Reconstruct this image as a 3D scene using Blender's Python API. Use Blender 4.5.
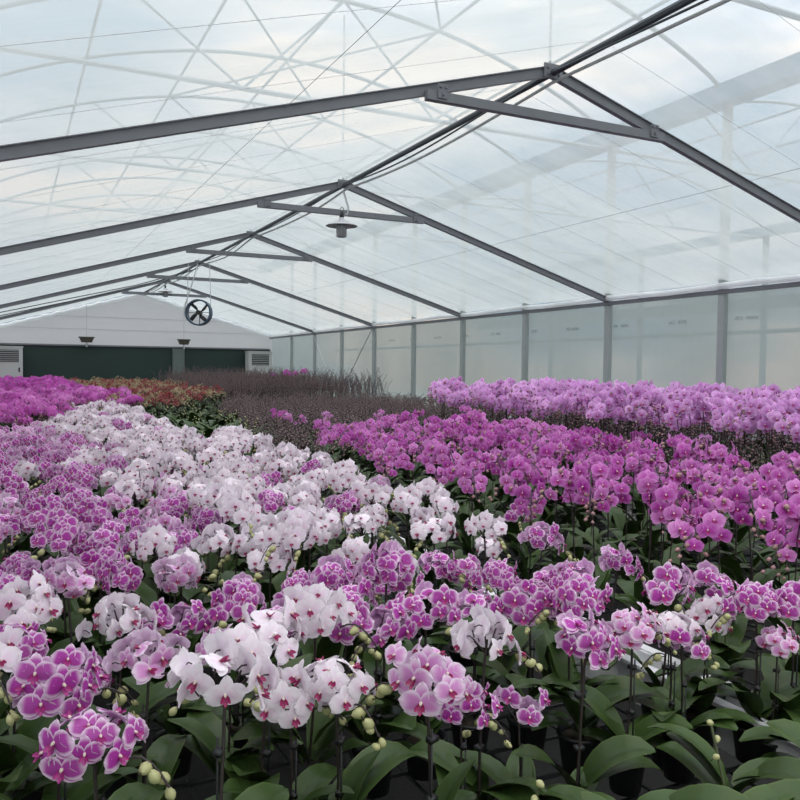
import bpy, math, random
import numpy as np
from mathutils import Vector, Matrix, Euler

for o in list(bpy.data.objects):
    bpy.data.objects.remove(o)
sc = bpy.context.scene
COL = sc.collection
PI = math.pi
EYE = 1.55                                   # camera height above the floor
rng = random.Random(7)
nrg = np.random.default_rng(11)

# ------------------------------------------------------------------ camera
yaw, pitch, roll = 0.4553, -0.0385, 0.0112
fwd = Vector((math.sin(yaw)*math.cos(pitch), math.cos(yaw)*math.cos(pitch), math.sin(pitch)))
rt0 = Vector((math.cos(yaw), -math.sin(yaw), 0)); up0 = rt0.cross(fwd)
rt = rt0*math.cos(roll) + up0*math.sin(roll); up = -rt0*math.sin(roll) + up0*math.cos(roll)
camd = bpy.data.cameras.new('camera'); cam = bpy.data.objects.new('camera', camd); COL.objects.link(cam)
M = Matrix((rt, up, -fwd)).transposed().to_4x4(); M.translation = (0, 0, EYE)
cam.matrix_world = M
camd.sensor_width = 36; camd.lens = 36*797.0/800; camd.clip_start = 0.02; camd.clip_end = 300
sc.camera = cam

# ------------------------------------------------------------------ sky (bright overcast, faintly warm breaks)
w = bpy.data.worlds.new('overcast_sky'); sc.world = w; w.use_nodes = True
nt = w.node_tree; nt.nodes.clear(); N = nt.nodes.new; Lk = nt.links.new
out = N('ShaderNodeOutputWorld'); bg = N('ShaderNodeBackground'); Lk(bg.outputs[0], out.inputs[0])
tc = N('ShaderNodeTexCoord'); mp = N('ShaderNodeMapping'); mp.inputs['Scale'].default_value = (1.0, 1.0, 3.2)
Lk(tc.outputs['Generated'], mp.inputs[0])
no = N('ShaderNodeTexNoise'); no.inputs['Scale'].default_value = 2.6; no.inputs['Detail'].default_value = 4
Lk(mp.outputs[0], no.inputs[0])
cr = N('ShaderNodeValToRGB'); Lk(no.outputs['Fac'], cr.inputs[0])
e = cr.color_ramp.elements
e[0].position = .41; e[0].color = (.40, .54, .66, 1); e[1].position = .59; e[1].color = (1.24, 1.07, .93, 1)
m_ = e.new(.50); m_.color = (.76, .81, .87, 1)
sp = N('ShaderNodeSeparateXYZ'); Lk(tc.outputs['Generated'], sp.inputs[0])
pw = N('ShaderNodeMath'); pw.operation = 'MULTIPLY'; pw.use_clamp = False; Lk(sp.outputs['Z'], pw.inputs[0]); Lk(sp.outputs['Z'], pw.inputs[1])
mr = N('ShaderNodeMapRange'); mr.inputs['From Min'].default_value = 0; mr.inputs['From Max'].default_value = 1
mr.inputs['To Min'].default_value = .54; mr.inputs['To Max'].default_value = 4.6
Lk(pw.outputs[0], mr.inputs['Value'])
Lk(cr.outputs[0], bg.inputs[0]); Lk(mr.outputs[0], bg.inputs[1])
sc.view_settings.view_transform = 'Standard'; sc.view_settings.look = 'None'
sc.view_settings.exposure = 0.36; sc.view_settings.gamma = 1.0; sc.view_settings.use_curve_mapping = False
sc.cycles.max_bounces = 8; sc.cycles.diffuse_bounces = 3; sc.cycles.transmission_bounces = 6
sc.cycles.transparent_max_bounces = 24; sc.cycles.sample_clamp_indirect = 4

# ------------------------------------------------------------------ materials
def newmat(name):
    m = bpy.data.materials.new(name); m.use_nodes = True
    m.node_tree.nodes.clear(); return m, m.node_tree.nodes.new, m.node_tree.links.new
def simple(name, col, rough=.5, metal=0, noise=.12, scale=20, spec=.5):
    m, n, l = newmat(name)
    o = n('ShaderNodeOutputMaterial'); b = n('ShaderNodeBsdfPrincipled'); l(b.outputs[0], o.inputs[0])
    t = n('ShaderNodeTexCoord'); x = n('ShaderNodeTexNoise'); x.inputs['Scale'].default_value = scale
    x.inputs['Detail'].default_value = 4; l(t.outputs['Object'], x.inputs[0])
    mx = n('ShaderNodeMix'); mx.data_type = 'RGBA'
    mx.inputs['A'].default_value = (*[c*(1-noise) for c in col], 1); mx.inputs['B'].default_value = (*[min(1, c*(1+noise)) for c in col], 1)
    l(x.outputs['Fac'], mx.inputs['Factor']); l(mx.outputs['Result'], b.inputs['Base Color'])
    b.inputs['Roughness'].default_value = rough; b.inputs['Metallic'].default_value = metal
    b.inputs['Specular IOR Level'].default_value = spec
    return m
STEEL = simple('galvanised_dark', (.17, .18, .20), .5, .1, .15, 6)
STEEL2 = simple('galvanised_post', (.34, .38, .38), .5, .0, .1, 5)
OUTER = simple('outer_steel', (.24, .30, .33), .6, 0, .1, 5)
PIPE = simple('ridge_pipe', (.05, .06, .07), .5, .2)
CABLE = simple('grey_cable', (.5, .52, .52), .5)
WIRE = simple('film_wire', (.6, .62, .64), .5)
ALU = simple('bench_aluminium', (.82, .83, .84), .35, .0, .04)
BLACK = simple('black_plastic', (.012, .013, .014), .45)
TRAYM = simple('black_tray', (.018, .02, .02), .6)
FLOORM = simple('floor_gravel', (.022, .022, .02), .9, 0, .4, 60)
OUTG = simple('outside_ground', (.24, .26, .24), .9, 0, .3, 3)
ACW = simple('ac_white', (.52, .54, .53), .4, 0, .03)
ACD = simple('ac_grille', (.05, .055, .06), .5)
GREEN = simple('green_sheet', (.012, .035, .030), .55, 0, .12, 2)
BROWN = simple('brown_box', (.07, .065, .05), .5)
LAMPW = simple('lamp_enamel', (.55, .57, .60), .4, 0, .03)
GLASSW = simple('lamp_glass', (.32, .34, .35), .3, 0, .05)
RINGM = simple('fan_ring', (.02, .05, .09), .4)
FANM = simple('fan_black', (.012, .012, .014), .4)
STEMM = simple('flower_stem', (.035, .025, .025), .5, 0, .4, 30)
STEMG = simple('flower_stem_green', (.06, .075, .03), .5, 0, .4, 30)
BUDG = simple('bud_green', (.42, .42, .20), .45, 0, .25, 40)
BUDP = simple('bud_rose', (.34, .19, .19), .45, 0, .3, 40)
BUDD = simple('bud_dark', (.19, .125, .13), .5, 0, .4, 40)
SOILM = simple('moss', (.05, .04, .025), .9, 0, .5, 80)
MARKM = simple('printed_mark', (.16, .19, .19), .6)

def film(name, col, transp, graz, streak=(1, 1, 1), rough_gloss=.25, tl=.75):
    """thin translucent plastic sheet: part of the light passes straight, the rest is scattered"""
    m, n, l = newmat(name)
    o = n('ShaderNodeOutputMaterial')
    tr = n('ShaderNodeBsdfTransparent'); tr.inputs[0].default_value = (.97, .985, 1, 1)
    tn = n('ShaderNodeBsdfTranslucent'); df = n('ShaderNodeBsdfDiffuse'); gl = n('ShaderNodeBsdfGlossy')
    gl.inputs['Roughness'].default_value = rough_gloss; gl.inputs[0].default_value = (.8, .85, .88, 1)
    tn.inputs[0].default_value = (*col, 1); df.inputs[0].default_value = (*col, 1)
    t = n('ShaderNodeTexCoord'); mp = n('ShaderNodeMapping'); mp.inputs['Scale'].default_value = streak
    l(t.outputs['Object'], mp.inputs[0])
    x = n('ShaderNodeTexNoise'); x.inputs['Scale'].default_value = 1; x.inputs['Detail'].default_value = 5; l(mp.outputs[0], x.inputs[0])
    bump = n('ShaderNodeBump'); bump.inputs['Strength'].default_value = .35; bump.inputs['Distance'].default_value = .05
    l(x.outputs['Fac'], bump.inputs['Height'])
    for q in (tn, df, gl): l(bump.outputs[0], q.inputs['Normal'])
    a = n('ShaderNodeMixShader'); a.inputs[0].default_value = tl; l(df.outputs[0], a.inputs[1]); l(tn.outputs[0], a.inputs[2])
    b = n('ShaderNodeMixShader'); b.inputs[0].default_value = .10; l(a.outputs[0], b.inputs[1]); l(gl.outputs[0], b.inputs[2])
    lw = n('ShaderNodeLayerWeight'); lw.inputs['Blend'].default_value = .35
    m1 = n('ShaderNodeMapRange'); m1.inputs['To Min'].default_value = transp; m1.inputs['To Max'].default_value = graz
    l(lw.outputs['Facing'], m1.inputs['Value'])
    m2 = n('ShaderNodeMapRange'); m2.inputs['From Min'].default_value = .3; m2.inputs['From Max'].default_value = .7
    m2.inputs['To Min'].default_value = .50; m2.inputs['To Max'].default_value = 1.35; l(x.outputs['Fac'], m2.inputs['Value'])
    mu = n('ShaderNodeMath'); mu.operation = 'MULTIPLY'; l(m1.outputs[0], mu.inputs[0]); l(m2.outputs[0], mu.inputs[1]); mu.use_clamp = True
    c = n('ShaderNodeMixShader'); l(mu.outputs[0], c.inputs[0]); l(b.outputs[0], c.inputs[1]); l(tr.outputs[0], c.inputs[2])
    l(c.outputs[0], o.inputs[0]); return m
ROOFF = film('roof_film', (.405, .44, .44), .50, .13, (.30, 2.6, .30))
WALLF = film('side_wall_film', (.31, .35, .34), .22, .08, (.5, 1.2, .25))
ENDF = film('end_wall_cloth', (.72, .72, .73), .02, .02, (2, 2, 2), tl=.62)
ROLLF = film('rolled_film', (.92, .94, .95), .10, .05, (1, 3, 1), tl=.5)

def petal_mat(name, centre, margin, back, m0=.62, m1=.9, vein=.25, trans=.30, spotcol=None, rand=.16):
    """petal: uv.x across, uv.y from base to tip; the coloured heart fades to the margin; paler reverse"""
    m, n, l = newmat(name)
    o = n('ShaderNodeOutputMaterial')
    uv = n('ShaderNodeUVMap'); s = n('ShaderNodeSeparateXYZ'); l(uv.outputs[0], s.inputs[0])
    def math_(op, a, b=None, clamp=False):
        q = n('ShaderNodeMath'); q.operation = op; q.use_clamp = clamp
        for i, v in enumerate((a, b)):
            if v is None: continue
            if isinstance(v, (int, float)): q.inputs[i].default_value = v
            else: l(v, q.inputs[i])
        return q.outputs[0]
    ax = math_('ABSOLUTE', math_('SUBTRACT', math_('MULTIPLY', s.outputs['X'], 2.0), 1.0))
    ed = math_('MAXIMUM', ax, s.outputs['Y'])
    mr = n('ShaderNodeMapRange'); mr.inputs['From Min'].default_value = m0; mr.inputs['From Max'].default_value = m1
    mr.interpolation_type = 'SMOOTHSTEP'; l(ed, mr.inputs['Value'])
    mx = n('ShaderNodeMix'); mx.data_type = 'RGBA'; mx.inputs['A'].default_value = (*centre, 1); mx.inputs['B'].default_value = (*margin, 1)
    l(mr.outputs[0], mx.inputs['Factor'])
    wv = n('ShaderNodeTexWave'); wv.inputs['Scale'].default_value = 3.2; wv.inputs['Distortion'].default_value = 2.0
    l(uv.outputs[0], wv.inputs[0]); wv.bands_direction = 'X'
    vv = n('ShaderNodeMix'); vv.data_type = 'RGBA'; vv.blend_type = 'MIX'
    l(math_('MULTIPLY', wv.outputs['Fac'], vein), vv.inputs['Factor'])
    vv.inputs['B'].default_value = (*[c*.75+.25*mc for c, mc in zip(centre, margin)], 1)
    l(mx.outputs['Result'], vv.inputs['A'])
    bk = n('ShaderNodeMix'); bk.data_type = 'RGBA'; geo = n('ShaderNodeNewGeometry'); l(geo.outputs['Backfacing'], bk.inputs['Factor'])
    b2 = n('ShaderNodeMix'); b2.data_type = 'RGBA'; b2.inputs['A'].default_value = (*back, 1); b2.inputs['B'].default_value = (*margin, 1)
    l(mr.outputs[0], b2.inputs['Factor'])
    l(vv.outputs['Result'], bk.inputs['A']); l(b2.outputs['Result'], bk.inputs['B'])
    hs = n('ShaderNodeHueSaturation'); oi = n('ShaderNodeObjectInfo')
    r1 = math_('ADD', math_('MULTIPLY', oi.outputs['Random'], rand), 1-rand*.6)
    r2 = math_('ADD', math_('MULTIPLY', geo.outputs['Random Per Island'], .14), .93)
    l(math_('MULTIPLY', r1, r2), hs.inputs['Value'])
    l(math_('ADD', math_('MULTIPLY', oi.outputs['Random'], -rand*.8), 1+rand*.4), hs.inputs['Saturation'])
    l(bk.outputs['Result'], hs.inputs['Color'])
    d = n('ShaderNodeBsdfDiffuse'); t = n('ShaderNodeBsdfTranslucent'); g = n('ShaderNodeBsdfGlossy')
    g.inputs['Roughness'].default_value = .55
    l(hs.outputs[0], d.inputs[0]); l(hs.outputs[0], t.inputs[0])
    a = n('ShaderNodeMixShader'); a.inputs[0].default_value = trans; l(d.outputs[0], a.inputs[1]); l(t.outputs[0], a.inputs[2])
    b = n('ShaderNodeMixShader'); b.inputs[0].default_value = .03; l(a.outputs[0], b.inputs[1]); l(g.outputs[0], b.inputs[2])
    l(b.outputs[0], o.inputs[0]); return m
P_RIM = petal_mat('petal_rimmed', (.50, .055, .43), (.95, .77, .93), (.74, .42, .72), .60, .93, .18)
P_WHITE = petal_mat('petal_white', (.95, .76, .90), (.97, .90, .96), (.94, .80, .93), .1, .8, .12, rand=.10)
P_BLUSH = petal_mat('petal_blush', (.74, .30, .66), (.93, .80, .92), (.82, .58, .80), .45, .95)
P_MAG = petal_mat('petal_magenta', (.66, .11, .56), (.84, .34, .78), (.80, .40, .76), .3, 1.0, rand=.4)
P_LILAC = petal_mat('petal_lilac', (.76, .28, .76), (.93, .56, .95), (.93, .60, .95), .2, .95, rand=.3)
P_DEEP = petal_mat('petal_deep', (.64, .10, .54), (.78, .26, .70), (.66, .22, .60), .3, 1.0, rand=.35)
P_RED = petal_mat('petal_red', (.24, .02, .045), (.40, .10, .10), (.26, .10, .07), .3, .95)
P_CREAM = petal_mat('petal_cream', (.38, .22, .14), (.52, .44, .28), (.36, .34, .18), .3, .95)
LIPM = simple('lip_crimson', (.30, .012, .10), .45, 0, .35, 90)
LIPD = simple('lip_magenta', (.36, .02, .20), .45, 0, .35, 90)
COLM = simple('column_cream', (.75, .62, .55), .5, 0, .15, 90)

def leaf_mat():
    m, n, l = newmat('orchid_leaf'); o = n('ShaderNodeOutputMaterial'); b = n('ShaderNodeBsdfPrincipled')
    uv = n('ShaderNodeUVMap'); s = n('ShaderNodeSeparateXYZ'); l(uv.outputs[0], s.inputs[0])
    cr = n('ShaderNodeValToRGB'); l(s.outputs['X'], cr.inputs[0]); e = cr.color_ramp.elements
    e[0].position = 0; e[0].color = (.060, .096, .026, 1); e[1].position = 1; e[1].color = (.060, .096, .026, 1)
    for p, c in ((.05, (.038, .068, .018)), (.46, (.031, .058, .015)), (.5, (.022, .042, .012)), (.54, (.031, .058, .015)), (.95, (.038, .068, .018))):
        q = e.new(p); q.color = (*c, 1)
    oi = n('ShaderNodeObjectInfo'); geo = n('ShaderNodeNewGeometry'); hs = n('ShaderNodeHueSaturation'); l(cr.outputs[0], hs.inputs['Color'])
    ad = n('ShaderNodeMath'); ad.operation = 'ADD'; l(oi.outputs['Random'], ad.inputs[0]); l(geo.outputs['Random Per Island'], ad.inputs[1])
    mr = n('ShaderNodeMapRange'); mr.inputs['From Max'].default_value = 2; mr.inputs['To Min'].default_value = .75; mr.inputs['To Max'].default_value = 1.5
    l(ad.outputs[0], mr.inputs['Value']); l(mr.outputs[0], hs.inputs['Value'])
    t = n('ShaderNodeTexCoord'); x = n('ShaderNodeTexNoise'); x.inputs['Scale'].default_value = 30; l(t.outputs['Object'], x.inputs[0])
    bp = n('ShaderNodeBump'); bp.inputs['Strength'].default_value = .15; bp.inputs['Distance'].default_value = .01; l(x.outputs['Fac'], bp.inputs['Height'])
    l(bp.outputs[0], b.inputs['Normal']); l(hs.outputs[0], b.inputs['Base Color'])
    b.inputs['Roughness'].default_value = .30; b.inputs['Specular IOR Level'].default_value = .22
    l(b.outputs[0], o.inputs[0]); return m
LEAFM = leaf_mat()

# ------------------------------------------------------------------ mesh toolkit (numpy)
class G:
    """verts, loop indices, loop totals, uv, face material index"""
    def __init__(s): s.v = []; s.l = []; s.t = []; s.uv = []; s.m = []; s.n = 0
    def add(s, v, faces, uv=None, mat=0):
        v = np.asarray(v, float)
        for f in faces:
            s.l.extend(i + s.n for i in f); s.t.append(len(f)); s.m.append(mat)
        s.v.append(v); s.uv.append(np.asarray(uv, float) if uv is not None else np.full((len(v), 2), .5)); s.n += len(v)
    def arr(s):
        return dict(v=np.concatenate(s.v), l=np.array(s.l, np.int64), t=np.array(s.t, np.int64), uv=np.concatenate(s.uv), m=np.array(s.m, np.int64))
def merge(items):
    """items: (template, 4x4 or None, material offset)"""
    V, L_, T, U, Mm = [], [], [], [], []; n = 0
    for t, mx, mo in items:
        v = t['v']
        if mx is not None: v = v @ mx[:3, :3].T + mx[:3, 3]
        V.append(v); L_.append(t['l'] + n); T.append(t['t']); U.append(t['uv']); Mm.append(mo[t['m']] if isinstance(mo, np.ndarray) else t['m'] + mo); n += len(v)
    return dict(v=np.concatenate(V), l=np.concatenate(L_), t=np.concatenate(T), uv=np.concatenate(U), m=np.concatenate(Mm))
def mesh(name, a, mats, smooth=True):
    me = bpy.data.meshes.new(name)
    nv, nl, nf = len(a['v']), len(a['l']), len(a['t'])
    me.vertices.add(nv); me.loops.add(nl); me.polygons.add(nf)
    me.vertices.foreach_set('co', a['v'].astype(np.float32).ravel())
    me.loops.foreach_set('vertex_index', a['l'].astype(np.int32))
    me.polygons.foreach_set('loop_start', np.concatenate([[0], np.cumsum(a['t'])[:-1]]).astype(np.int32))
    me.polygons.foreach_set('material_index', a['m'].astype(np.int32))
    me.polygons.foreach_set('use_smooth', np.full(nf, smooth))
    u = me.uv_layers.new(name='UVMap'); u.data.foreach_set('uv', a['uv'][a['l']].astype(np.float32).ravel())
    for m in mats: me.materials.append(m)
    me.update(calc_edges=True); me.validate(); return me
def link(name, me, parent=None, mx=None, **kw):
    o = bpy.data.objects.new(name, me); COL.objects.link(o)
    if parent: o.parent = parent
    if mx is not None: o.matrix_basis = Matrix(mx.tolist()) if isinstance(mx, np.ndarray) else mx
    for k, v in kw.items(): o[k] = v
    return o
def empty(name, loc, rz=0, **kw):
    o = bpy.data.objects.new(name, None); COL.objects.link(o); o.location = loc; o.rotation_euler = (0, 0, rz)
    o.empty_display_size = .05
    for k, v in kw.items(): o[k] = v
    return o
def box(g, c, s, mat=0, R=None):
    x, y, z = [q/2 for q in s]
    v = np.array([(-x, -y, -z), (x, -y, -z), (x, y, -z), (-x, y, -z), (-x, -y, z), (x, -y, z), (x, y, z), (-x, y, z)], float)
    if R is not None: v = v @ R.T
    g.add(v + np.array(c), [(0, 3, 2, 1), (4, 5, 6, 7), (0, 1, 5, 4), (1, 2, 6, 5), (2, 3, 7, 6), (3, 0, 4, 7)], mat=mat)
def beam(g, a, b, wd, dp, mat=0, upv=(0, 0, 1)):
    """rectangular bar from a to b, wd across, dp along upv"""
    a, b = np.array(a, float), np.array(b, float); d = b - a; L_ = np.linalg.norm(d); d /= L_
    s = np.cross(d, upv); s /= np.linalg.norm(s); u = np.cross(s, d)
    box(g, (a + b)/2, (wd, L_, dp), mat, np.stack([s, d, u], 1))
def tube(g, pts, r, k=6, mat=0, cap=True):
    pts = [np.array(p, float) for p in pts]; n = len(pts)
    rs = r if hasattr(r, '__len__') else [r]*n
    V = []; ref = None
    for i, p in enumerate(pts):
        d = pts[min(i+1, n-1)] - pts[max(i-1, 0)]; d = d/(np.linalg.norm(d)+1e-12)
        if ref is None: ref = np.cross(d, (0, 0, 1) if abs(d[2]) < .9 else (1, 0, 0))
        s = ref - d*np.dot(ref, d); s /= np.linalg.norm(s); ref = s; u = np.cross(d, s)
        for j in range(k):
            a = 2*PI*j/k; V.append(p + rs[i]*(math.cos(a)*s + math.sin(a)*u))
    F = [(i*k+j, i*k+(j+1) % k, (i+1)*k+(j+1) % k, (i+1)*k+j) for i in range(n-1) for j in range(k)]
    if cap: F += [tuple(range(k))[::-1], tuple((n-1)*k+j for j in range(k))]
    g.add(V, F, mat=mat)
def lathe(g, prof, k=24, c=(0, 0, 0), mat=0):
    V = [(c[0]+r*math.cos(2*PI*j/k), c[1]+r*math.sin(2*PI*j/k), c[2]+z) for r, z in prof for j in range(k)]
    F = [(i*k+j, i*k+(j+1) % k, (i+1)*k+(j+1) % k, (i+1)*k+j) for i in range(len(prof)-1) for j in range(k)]
    g.add(V, F, mat=mat)
def gobj(name, g, mats, parent=None, smooth=False, loc=None, **kw):
    o = link(name, mesh(name, g.arr(), mats if isinstance(mats, list) else [mats], smooth), parent, **kw)
    if loc is not None: o.location = loc
    return o
def frame(n, upv, pos, s):
    """4x4 taking +Z to n, +Y towards upv"""
    n = np.asarray(n, float); n = n/np.linalg.norm(n); u = np.asarray(upv, float); u = u - n*np.dot(u, n)
    if np.linalg.norm(u) < 1e-3: u = np.array((1, 0, 0.)) - n*n[0]
    u /= np.linalg.norm(u); x = np.cross(u, n)
    m = np.eye(4); m[:3, 0] = x*s; m[:3, 1] = u*s; m[:3, 2] = n*s; m[:3, 3] = pos; return m

# ------------------------------------------------------------------ greenhouse dimensions
XR, ZR = 3.53, EYE + 2.167          # ridge
XE, ZE = 7.53, EYE + 0.996          # eave beside the film wall
XL = 2*XR - XE                      # opposite eave
SL = (ZR-ZE)/(XE-XR)
Y0, YE = 4.80, 24.92
YB = -1.6                           # the house goes on a little behind the camera
TRUSS = [Y0 + 4*i for i in range(5)]

# floor and ground outside
g = G(); box(g, ((XL+XE)/2, (YB+YE)/2, -.05), (XE-XL, YE-YB, .1)); gobj('floor', g, FLOORM, kind='structure')
g = G(); box(g, (6, 12, -.16), (90, 90, .1)); gobj('ground', g, OUTG, kind='structure')

# roof film: two slopes hanging slightly between the trusses
def roofplane(x0, z0, x1, z1, name, seed):
    r = np.random.default_rng(seed); nx, ny = 14, 108
    V, U = [], []
    ph = r.random(8)*6
    for j in range(ny+1):
        y = YB + (YE-YB)*j/ny
        tr = ((y-Y0) % 4)/4
        for i in range(nx+1):
            t = i/nx; x = x0+(x1-x0)*t; z = z0+(z1-z0)*t + .075
            sag = -.035*math.sin(PI*tr)**2*math.sin(PI*t) + .010*math.sin(y*4.1+ph[0]+t*3) + .008*math.sin(y*9.3+ph[1]-t*6)
            V.append((x, y, z + sag*math.sin(PI*min(1, t*1.02)))); U.append((t, j/ny))
    F = [(j*(nx+1)+i, j*(nx+1)+i+1, (j+1)*(nx+1)+i+1, (j+1)*(nx+1)+i) for j in range(ny) for i in range(nx)]
    g = G(); g.add(V, F, U); return gobj(name, g, ROOFF, smooth=True, kind='structure')
roofplane(XR, ZR, XE+.05, ZE, 'ceiling', 1)
roofplane(XR, ZR, XL-.05, ZE, 'ceiling', 2)

# side walls of film
def sidewall(x, name, s):
    g = G(); ny = 60; V = []; F = []
    for j in range(ny+1):
        y = YB+(YE-YB)*j/ny
        for k in range(5):
            z = -.05 + (ZE+.03)*k/4
            V.append((x + .008*math.sin(y*3.1+k*2), y, z))
    F = [(j*5+k, (j+1)*5+k, (j+1)*5+k+1, j*5+k+1) for j in range(ny) for k in range(4)]
    g.add(V, F); return gobj(name, g, WALLF, smooth=True, kind='structure')
wr = sidewall(XE+.07, 'wall_right', 1); sidewall(XL-.07, 'wall_left', 2)
# small blurred grey print repeated along the film, part of the wall
k = 0
for y in np.arange(5.3, 17, 1.05):
    g = G(); r = random.Random(k); yy = y
    for c in range(9):
        if c == 5: yy += .05; continue
        h = r.uniform(.022, .034); wd_ = r.uniform(.014, .024)
        box(g, (XE+.055, yy, EYE+.62), (.002, wd_, .006)); box(g, (XE+.055, yy, EYE+.62+h), (.002, wd_, .006))
        box(g, (XE+.055, yy+(wd_/2 if r.random() < .5 else -wd_/2), EYE+.62+h/2), (.002, .005, h)); yy += .032
    gobj('printed_mark', g, MARKM, parent=wr, kind='structure'); k += 1

# end wall: cloth above, dark green sheet below
g = G(); V = [(XL-.1, YE, 0), (XE+.1, YE, 0), (XE+.1, YE, ZE+.02), (XR, YE, ZR+.05), (XL-.1, YE, ZE+.02)]
V2 = [(x, y+.03, z) for x, y, z in V]
g.add(V+V2, [(0, 1, 2, 3, 4), (9, 8, 7, 6, 5)] + [(i, i+5, (i+1) % 5+5, (i+1) % 5) for i in range(5)])
wb = gobj('wall_back', g, ENDF, kind='structure')
g = G()
for z in (2.62, 2.98): box(g, (XR, YE-.012, z), ((XE-XL)*(1-(max(0, z-ZE)/(ZR-ZE))), .01, .012))
gobj('cloth_seam', g, simple('seam_grey', (.50, .50, .53), .8), parent=wb, kind='structure')
g = G(); box(g, (XR, YE-.04, 1.06), (XE-XL-.02, .03, 2.12))
gobj('green_sheet', g, GREEN, kind='thing', label='long dark green sheet closing the lower half of the end wall', category='sheet')
g = G(); box(g, (XR, YE-.08, 2.14), (XE-XL-.1, .05, .045)); gobj('trim_1', g, STEEL, kind='structure')
# white rolled film along gable and eaves
for i, (a, b, r) in enumerate((((XR, YE-.12, ZR+.0), (XE-.05, YE-.12, ZE+.03), .05), ((XR, YE-.12, ZR+.0), (XL+.05, YE-.12, ZE+.03), .05),
                               ((XE-.03, YB, ZE+.03), (XE-.03, YE-.1, ZE+.03), .036), ((XL+.03, YB, ZE+.03), (XL+.03, YE-.1, ZE+.03), .036))):
    g = G(); a, b = np.array(a), np.array(b); n_ = 40
    tube(g, [a+(b-a)*t/n_ + np.array((0, 0, .012*math.sin(t*1.7)-.01)) for t in range(n_+1)], r, 8)
    gobj('trim_%d' % (i+2), g, ROLLF, smooth=True, kind='structure')
# eave rails
for i, x in enumerate((XE-.0, XL+.0)):
    g = G(); beam(g, (x, YB, ZE-.045), (x, YE, ZE-.045), .05, .05); gobj('trim_%d' % (i+6), g, STEEL, kind='structure')

# wall posts every 2 m, rising through the eave to the outer gutter
GZ = 4.78
plab = {2.8: 0}
for i, y in enumerate([2.8+2*k for k in range(11)]):
    g = G(); beam(g, (XE+.02, y, 0), (XE+.02, y, GZ-.1), .07, .09, upv=(0, 1, 0))
    o = gobj('wall_post', g, STEEL2, kind='thing', category='post')
    o['label'] = 'grey steel post of the film wall, %s counted from the end wall corner' % 'last of all eleventh tenth ninth eighth seventh sixth fifth fourth third second first'.split()[i+2] if i else 'grey steel post of the film wall closest to the viewer'
g = G(); tube(g, [(XE-.04, 16.8, ZE-.08), (XE-.04, 18.95, .75)], .012, 6)
gobj('brace_rod', g, CABLE, label='thin diagonal brace rod slanting down the side wall between two posts', category='rod')
g = G(); tube(g, [(XE-.02, 20.8, ZE-.08), (XE-.02, 18.85, .75)], .008, 6)
gobj('brace_rod', g, CABLE, label='fainter mirrored brace rod on the far wall bay crossing towards the AC unit', category='rod')

# trusses
tl = ['closest roof truss, widest one with its tie beam crossing under the ridge', 'second roof truss from the front, the bell lamp hangs at it',
      'third roof truss, just behind the bell lamp truss', 'fourth roof truss, the round fan hangs beneath its peak', 'last small roof truss before the white gable']
for i, y in enumerate(TRUSS):
    t = empty('roof_truss', (XR, y, ZR), label=tl[i], category='roof truss', kind='thing')
    for s in (1, -1):
        g = G(); beam(g, (s*.0, 0, 0), (s*(XE-XR), 0, ZE-ZR), .045, .072)
        beam(g, (0, -.030, .033), (s*(XE-XR), -.030, ZE-ZR+.033), .02, .006)
        gobj('rafter', g, STEEL, parent=t)
    tx = 1.0; tz = -SL*tx - .055
    g = G(); beam(g, (-tx-.04, -.055, tz), (tx+.04, -.055, tz), .045, .066); beam(g, (-tx-.04, -.075, tz-.031), (tx+.04, -.075, tz-.031), .03, .006)
    gobj('tie_beam', g, STEEL, parent=t)
    for s in (1, -1, 0):
        g = G()
        if s:
            box(g, (s*(tx-.07), -.085, tz+.032), (.07, .010, .095))
            for bx, bz in ((-.02, .06), (.02, .06), (0, .01)): box(g, (s*(tx-.07)+bx, -.096, tz+bz), (.016, .014, .016))
        else:
            box(g, (0, -.04, -.01), (.16, .012, .10))
            for bx in (-.05, .05): box(g, (bx, -.052, .01), (.018, .014, .018)); box(g, (bx, -.052, -.035), (.018, .014, .018))
        gobj('bracket', g, STEEL, parent=t)
    g = G(); tube(g, [(.0, 0, .04), (.0, 0, 1.95)], .010, 6); gobj('hanger_rod', g, CABLE, parent=t)

# ridge pipe and the cables clipped beside it
g = G(); tube(g, [(XR, YB, ZR-.02), (XR, YE-.05, ZR-.02)], .026, 8)
gobj('ridge_pipe', g, PIPE, label='dark ridge pipe running the length of the roof over every truss', category='pipe', kind='thing')
def cable(name, x, amp, r, mat, label, seed, z=-.06):
    rr = random.Random(seed); pts = []
    for i in range(140):
        y = 1.5 + i*(YE-1.7)/139; t = ((y-Y0) % 4)/4
        pts.append((XR + x + amp*math.sin(y*1.3+seed) + .03*math.sin(PI*t), y, ZR + z - .05*math.sin(PI*t)**1.0*(1+.3*math.sin(y)) ))
    g = G(); tube(g, pts, r, 6); gobj(name, g, mat, smooth=True, label=label, category='cable')
cable('power_cable', .034, .014, .012, CABLE, 'pale grey cable looping loosely along the dark ridge pipe', 1)
cable('power_cable', -.036, .006, .008, PIPE, 'thin black cable strung tight beside the dark ridge pipe', 4, -.035)
g = G(); tube(g, [(XR, 16.8, ZR-.12), (XR-1.2, 16.9, ZR-.52), (XR-3.8, 17.0, ZE-.03)], .009, 5)
tube(g, [(XR-.1, 16.85, ZR-.16), (XR-1.2, 17.1, ZR-.56), (XR-3.8, 17.2, ZE-.08)], .009, 5)
gobj('power_cable', g, PIPE, smooth=True, label='pair of thin dark cables running down the film slope behind the fan truss', category='cable')

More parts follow.
